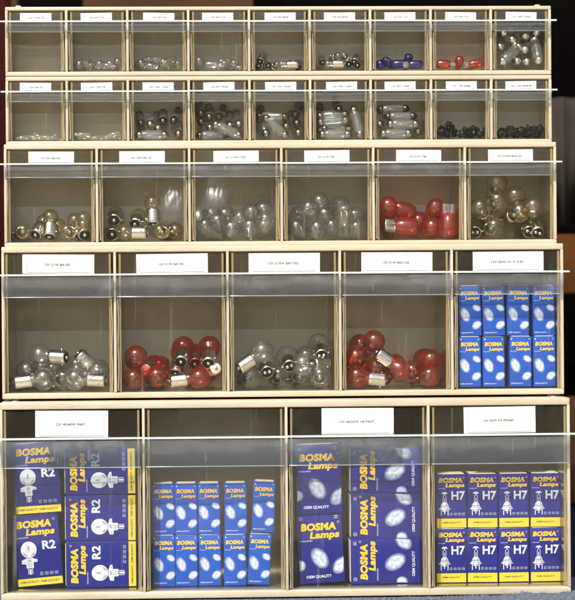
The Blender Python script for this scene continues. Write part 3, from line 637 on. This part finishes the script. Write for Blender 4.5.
# ------------------------------------------------------------------ lamp cartons
def ell(cx, cy_, a, b, rot, n=26):
    c, s_ = math.cos(math.radians(rot)), math.sin(math.radians(rot))
    return [(cx + a * math.cos(6.2832 * k / n) * c - b * math.sin(6.2832 * k / n) * s_, cy_ + a * math.cos(6.2832 * k / n) * s_ + b * math.sin(6.2832 * k / n) * c) for k in range(n)]
def oval_mesh(a, b, rot, mat, clip=None):
    me = bpy.data.meshes.new('lamp_oval'); n = 30; vs_ = [(0, 0, 0)]; uv = [(0, 0)]; fs = []
    pts = ell(0, 0, a, b, rot, n)
    for k in range(n):
        x, y = pts[k]; ux, uy = math.cos(6.2832 * k / n), math.sin(6.2832 * k / n)
        if clip:
            x2 = max(clip[0], min(clip[1], x)); 
            if x2 != x: ux *= .72; x = x2
        vs_.append((x * S, 0, y * S)); uv.append((ux, uy))
    for k in range(n): fs.append((0, 1 + k, 1 + (k + 1) % n))
    me.from_pydata(vs_, [], fs); l = me.uv_layers.new(name='UVMap')
    for lp in me.loops: l.data[lp.index].uv = uv[lp.vertex_index]
    me.materials.append(M[mat]); me.update(); return me
def carton_body(w, h, dp, mat, flap=True):
    b = MB().box(-w / 2, w / 2, 0, dp, 0, h, bev=.5)
    return b.mesh('carton', mat)
def r_flat(x0, x1, y0, y1): return [(x0, y0), (x1, y0), (x1, y1), (x0, y1)]
P = -.16
def cert_marks(x0, y0, s_):
    q = MB()
    for k in range(4):
        x = x0 + k * s_ * 1.45
        if k == 0:
            ring = ell(0, 0, s_ * .5, s_ * .5, 0, 12); inner = ell(0, 0, s_ * .28, s_ * .28, 0, 12)
            for i in range(11): q.flat([(x + ring[i][0], y0 + ring[i][1]), (x + ring[i + 1][0], y0 + ring[i + 1][1]), (x + inner[i + 1][0], y0 + inner[i + 1][1]), (x + inner[i][0], y0 + inner[i][1])])
        else:
            for a, b_ in ((-.5, -.36), (.36, .5)): q.flat(r_flat(x + a * s_, x + b_ * s_, y0 - s_ * .36, y0 + s_ * .36))
            for a, b_ in ((-.42, -.28), (.28, .42)): q.flat(r_flat(x - .36 * s_, x + .36 * s_, y0 + a * s_, y0 + b_ * s_))
            q.flat(r_flat(x - .14 * s_, x + .14 * s_, y0 - s_ * .14, y0 + s_ * .14))
    return q.mesh('approval_marks', 'pgrey')
def print_small():          # slim bright blue carton with three lamp ovals
    w, h = 23.6, 54.0
    return dict(w=w, h=h, dp=24, mat='gloss_blue', parts=[
        ('brand_lettering', text_mesh('BOSMA', 19.0, 4.5, 'yellow', .055, .18, 1.06), (-.4, 46.0)), ('lamps_lettering', text_mesh('Lamps', 15.2, 4.6, 'yellow', .048, .18, 1.06), (2.8, 40.3)),
        ('fine_lettering', text_mesh('HOLLAND', 6.5, .9, 'pwhite', .01), (-7.6, 38.0)), ('quality_lettering', text_mesh('OEM QUALITY', 13.5, 1.5, 'pwhite', .02), (-3.6, 3.4)),
        ('lamp_oval', oval_mesh(8.4, 5.3, -68, 'oval_bright'), (-5.4, 23.0)), ('lamp_oval', oval_mesh(5.2, 3.7, -32, 'oval_bright'), (7.2, 30.0)), ('lamp_oval', oval_mesh(5.9, 4.4, 38, 'oval_bright'), (6.8, 11.5)),
        ('corner_mark', MB().flat(ell(0, 0, .8, .8, 0, 10)).mesh('corner_mark', 'pwhite'), (-9.6, 51.3)), ('corner_mark', MB().flat(r_flat(-.8, .8, -.6, .6)).mesh('corner_mark', 'pgrey'), (9.3, 51.3))])
def print_h4():
    w, h = 48.5, 74.0
    return dict(w=w, h=h, dp=44, mat='deep_blue', parts=[
        ('brand_lettering', text_mesh('BOSMA', 38.0, 8.2, 'yellow', .055, .12, 1.06), (-1.0, 60.0)), ('registered_mark', text_mesh('®', 2.6, 2.6, 'yellow'), (20.6, 64.0)), ('lamps_lettering', text_mesh('Lamps', 32.0, 9.6, 'yellow', .048, .18, 1.06), (5.2, 50.2)),
        ('fine_lettering', text_mesh('HOLLAND', 13, 1.5, 'pwhite', .01), (-14.5, 45.5)), ('quality_lettering', text_mesh('OEM QUALITY', 27, 3.6, 'pwhite', .025), (-3.4, 6.8)),
        ('lamp_oval', oval_mesh(12.7, 8.6, -58, 'oval_deep'), (-1.5, 26.5)), ('lamp_oval', oval_mesh(10.8, 7.5, 48, 'oval_deep', (-20, 3.6)), (20.2, 17.5)), ('lamp_oval', oval_mesh(6.3, 5.6, 80, 'oval_deep', (-1.4, 20)), (-22.2, 19.5)),
        ('corner_mark', text_mesh('©', 4.2, 4.2, 'pgrey', .02), (-19.3, 69.4)), ('corner_mark', MB().flat(r_flat(-2, 2, .4, 1.6)).flat(r_flat(-2, 2, -1.6, -.4)).mesh('corner_mark', 'pgrey'), (18.6, 69.6))])
def lamp_r2():
    q = MB(); q.flat(ell(0, 0, 8.4, 8.8, 0, 30)); q.flat([(-8.6, -14.6), (-8.2, -10.8), (-3.6, -9.2), (3.6, -9.2), (8.2, -10.8), (8.6, -13.2), (4.2, -13.6), (-4.2, -15.2)], -.12); q.flat(r_flat(-3.9, 3.9, -19.5, -13.4), -.18)
    for x in (-2.2, 2.2): q.flat(r_flat(x - .35, x + .35, -26, -19.5))
    q.flat(r_flat(-1.0, 1.0, -26.4, -20.5)); return q.mesh('lamp_picture', 'pwhite')
def lamp_r2_dark():
    q = MB(); q.flat(ell(0, 1.5, 1.1, 2.8, 0, 10)); q.flat([(-6.6, -3.0), (-5.2, -5.8), (-2, -7.8), (-2.6, -5.6), (-4.6, -3.0)]); q.flat([(6.6, -3.0), (4.6, -3.0), (2.6, -5.6), (2, -7.8), (5.2, -5.8)])
    for k in range(3): q.flat(r_flat(-2.4, 2.4, -15.0 - k * 1.5, -14.3 - k * 1.5))
    q.flat(r_flat(-1.8, 1.8, -13.0, -10.4)); q.flat(r_flat(-3.4, 3.4, -9.0, -8.3)); q.flat(r_flat(4.6, 7.8, -12.4, -11.8)); q.flat(r_flat(-7.8, -4.6, -13.4, -12.8))
    return q.mesh('lamp_shading', 'pgrey')
def print_r2():
    w, h = 48.5, 75.0
    return dict(w=w, h=h, dp=44, mat='deep_blue', parts=[
        ('brand_lettering', text_mesh('BOSMA', 37.0, 8.0, 'yellow', .055, .12, 1.06), (-1.6, 66.0)), ('registered_mark', text_mesh('®', 2.4, 2.4, 'yellow'), (19.6, 70.0)), ('lamps_lettering', text_mesh('Lamps', 31.0, 9.2, 'yellow', .048, .18, 1.06), (4.6, 56.6)),
        ('fine_lettering', text_mesh('HOLLAND', 12.5, 1.4, 'pwhite', .01), (-14.6, 52.2)), ('model_lettering', text_mesh('R2', 14.4, 9.2, 'pwhite', .035), (12.6, 43.0)),
        ('lamp_picture', lamp_r2(), (-9.2, 39.2)), ('lamp_shading', lamp_r2_dark(), (-9.2, 39.2), -.34), ('approval_marks', cert_marks(2.4, 13.0, 3.6), (0, 0)),
        ('quality_band', MB().flat(r_flat(-w / 2 + .5, w / 2 - .5, 1.0, 8.6)).mesh('quality_band', 'pyellow'), (0, 0)), ('quality_lettering', text_mesh('OEM QUALITY  OEM QUALITY', 42, 2.4, 'pdark', .02), (0, 4.8), -.18)])
def lamp_h7():
    q = MB(); q.flat([(-3.4, 17.4), (-2.6, 18.6), (-1.3, 19.4), (1.3, 19.4), (2.6, 18.6), (3.4, 17.4)]); q.flat(r_flat(-.5, .5, 15.8, 17.4))
    for sx in (-1, 1): q.flat([(sx * 1.9, 8.6), (sx * 1.8, 14.6), (sx * 1.1, 16.0), (sx * .6, 16.0), (sx * 1.3, 14.4), (sx * 1.4, 8.6)])
    q.flat(r_flat(-.35, .35, 9.0, 13.0)); q.flat([(-4.0, 4.4), (-3.6, 6.2), (-2.4, 7.8), (-1.2, 8.5), (1.2, 8.5), (2.4, 7.8), (3.6, 6.2), (4.0, 4.4)]); q.flat(r_flat(-4.6, 4.6, 2.9, 3.9))
    q.flat([(-6.6, .9), (-4.8, 2.6), (4.8, 2.6), (6.6, .9), (4.6, .5), (-4.6, .5)])
    for x in (-3.8, 3.6): q.flat(r_flat(x - .45, x + .45, -5.8, .3))
    q.flat(r_flat(-2.6, 2.4, -1.4, .3)); q.flat(r_flat(-.6, .6, -4.2, -1.5)); return q.mesh('lamp_picture', 'pwhite')
def lamp_h7_dark():
    q = MB(); q.flat([(1.0, 4.6), (1.4, 7.6), (2.4, 6.9), (3.3, 5.8), (3.6, 4.6)]); q.flat([(1.8, .8), (2.0, 2.4), (4.6, 2.4), (6.0, 1.0)]); q.flat(r_flat(.6, 2.2, -1.2, .1)); q.flat(r_flat(-3.2, -1.0, 5.0, 5.4)); q.flat(r_flat(-2.6, -1.0, 6.2, 6.5))
    return q.mesh('lamp_shading', 'pgrey')
def print_h7():
    w, h = 32.4, 57.5
    return dict(w=w, h=h, dp=33, mat='deep_blue', parts=[
        ('brand_lettering', text_mesh('BOSMA', 25.5, 5.3, 'yellow', .055, .18, 1.06), (-.8, 51.2)), ('registered_mark', text_mesh('®', 1.7, 1.7, 'yellow'), (13.6, 53.6)), ('lamps_lettering', text_mesh('Lamps', 20.5, 5.6, 'yellow', .048, .18, 1.06), (4.0, 45.2)),
        ('fine_lettering', text_mesh('HOLLAND', 7.5, 1.0, 'pwhite', .01), (-10.2, 42.2)), ('model_lettering', text_mesh('H7', 14.6, 9.6, 'pwhite', .03), (7.4, 34.6)),
        ('lamp_picture', lamp_h7(), (-7.2, 19.2)), ('lamp_shading', lamp_h7_dark(), (-7.2, 19.2), -.2), ('approval_marks', cert_marks(-.2, 15.0, 3.0), (0, 0)),
        ('quality_band', MB().flat(r_flat(-w / 2 + .4, w / 2 - .4, .6, 10.2)).mesh('quality_band', 'pyellow'), (0, 0)), ('quality_lettering', text_mesh('OEM QUALITY', 20, 1.9, 'pdark', .02), (0, 5.8), -.18)])
CART = {'small': print_small(), 'h4': print_h4(), 'r2': print_r2(), 'h7': print_h7()}
for c in CART.values():
    c['body'] = carton_body(c['w'], c['h'], c['dp'], c['mat'])
    c['flap'] = MB().box(-c['w'] / 2 + 2, c['w'] / 2 - 2, 1.2, c['dp'] - 2, -.1, .7, bev=.2).mesh('tuck_flap', 'flap')
def carton(kind, px, py, rot, Y, label, group, floor=None, yaw=0.0, pitch=0.0):
    """px,py = where the middle of its front shows; rot = degrees it leans, counter-clockwise"""
    c = CART[kind]; p = at(px, py, Y)
    R_ = Matrix.Rotation(math.radians(yaw), 4, 'Z') @ Matrix.Rotation(-math.radians(rot), 4, 'Y') @ Matrix.Rotation(math.radians(pitch), 4, 'X')
    base = p - (R_ @ Vector((0, 0, c['h'] / 2)))
    corners = [base + R_ @ Vector((x, y, z)) for x in (-c['w'] / 2, c['w'] / 2) for y in (0, c['dp']) for z in (0, c['h'])]
    if floor is not None: base.z += floor - min(v.z for v in corners)
    root = bpy.data.objects.new('lamp_carton', None); root.empty_display_size = .01; C.objects.link(root)
    mm = R_.copy(); mm.translation = base * S; root.matrix_world = mm
    tag(root, label, 'carton', group)
    bd = link('carton_box', c['body'], root); link('tuck_flap', c['flap'], root, (0, 0, c['h']))
    for it in c['parts']:
        nm, me, (x, z) = it[:3]; link(nm, me, bd, (x, (it[3] if len(it) > 3 else -.02), z))
    return root
WHO = {'small': 'slim bright blue lamp carton', 'h4': 'dark blue oval-print carton', 'r2': 'dark blue R2 carton', 'h7': 'dark blue H7 carton'}
f4 = BIN[3, 4]['floor']; Y4 = -133 + 15
for j, (xs, y) in enumerate((((470, 493.8, 520.5, 544.5), 363.5), ((470, 493.6, 518.3, 543.8), 313.3))):
    for i, x in enumerate(xs):
        carton('small', x, y, rj.uniform(-1, 1) + (1.5 if j else 0) * (-1 if i > 1 else 1) * .4, Y4 + rj.uniform(0, 2) + j * .8, '%s bright blue carton from left in the %s tier of the fourth row' % (ORD[i], ('lower', 'upper')[j]), 'cartons in the fourth row', f4 if j == 0 else f4 + 54.8, rj.uniform(-2, 2))
f5 = BIN[4, 0]['floor']; Y5 = -168 + 30
for j, (pts, y) in enumerate((([(164, 0), (186.5, 0), (210, 0), (235, .3), (259.5, -2.5)], 562), ([(163.5, .5), (186, 0), (209, .4), (235.5, 0), (263.5, -3.0)], 510))):
    for i, (x, ro) in enumerate(pts):
        carton('small', x, y, ro + rj.uniform(-.3, .3), Y5 + rj.uniform(0, 2) + j * .8, '%s bright blue carton from left in the %s tier of the bottom row' % (ORD[i], ('lower', 'upper')[j]), 'bright blue cartons in the bottom row', f5 if j == 0 else f5 + (54.8 if i < 4 else 55.6), rj.uniform(-2, 2))
for j, y in enumerate((556, 500.5)):
    for i, x in enumerate((451.3, 482.6, 513.8, 545.4)):
        carton('h7', x, y, rj.uniform(-.5, .5), Y5 + rj.uniform(0, 1.6) + j * .8, '%s H7 carton from left in the %s tier, yellow band at its foot' % (ORD[i], ('lower', 'upper')[j]), 'H7 cartons in the bottom row', f5 if j == 0 else f5 + 58.3, rj.uniform(-1.5, 1.5))
G1, G3 = 'R2 cartons in the bottom row', 'oval-print cartons in the bottom row'
carton('r2', 37.5, 550.5, 4.8, Y5 + 3, 'leaning upright R2 carton, lower of the two at far left', G1, f5)
carton('r2', 36.5, 478.5, 3.6, Y5 + 1, 'leaning upright R2 carton, upper one half behind the clear grip', G1)
for lab, x, y in (('lowest', 101.5, 564.5), ('middle', 101, 518), ('topmost', 100.5, 471.5)):
    carton('r2', x, y, 90 + rj.uniform(-.4, .6), Y5 + rj.uniform(0, 1.5), '%s of three R2 cartons lying on their sides in a stack' % lab, G1, f5 if lab == 'lowest' else None)
carton('h4', 320.5, 549.5, 3.4, Y5 + 3, 'leaning upright oval-print carton, lower one beside three lying ones', G3, f5)
carton('h4', 318.5, 479, 1.8, Y5 + 1, 'upright oval-print carton, upper one with its brand behind the grip', G3)
for lab, x, y in (('lowest', 385.5, 562), ('middle', 385.5, 516.2), ('topmost', 385, 470.4)):
    carton('h4', x, y, 90 + rj.uniform(-.5, .3), Y5 + rj.uniform(0, 1.5), '%s of three oval-print cartons lying on their sides in a stack' % lab, G3, f5 if lab == 'lowest' else None)
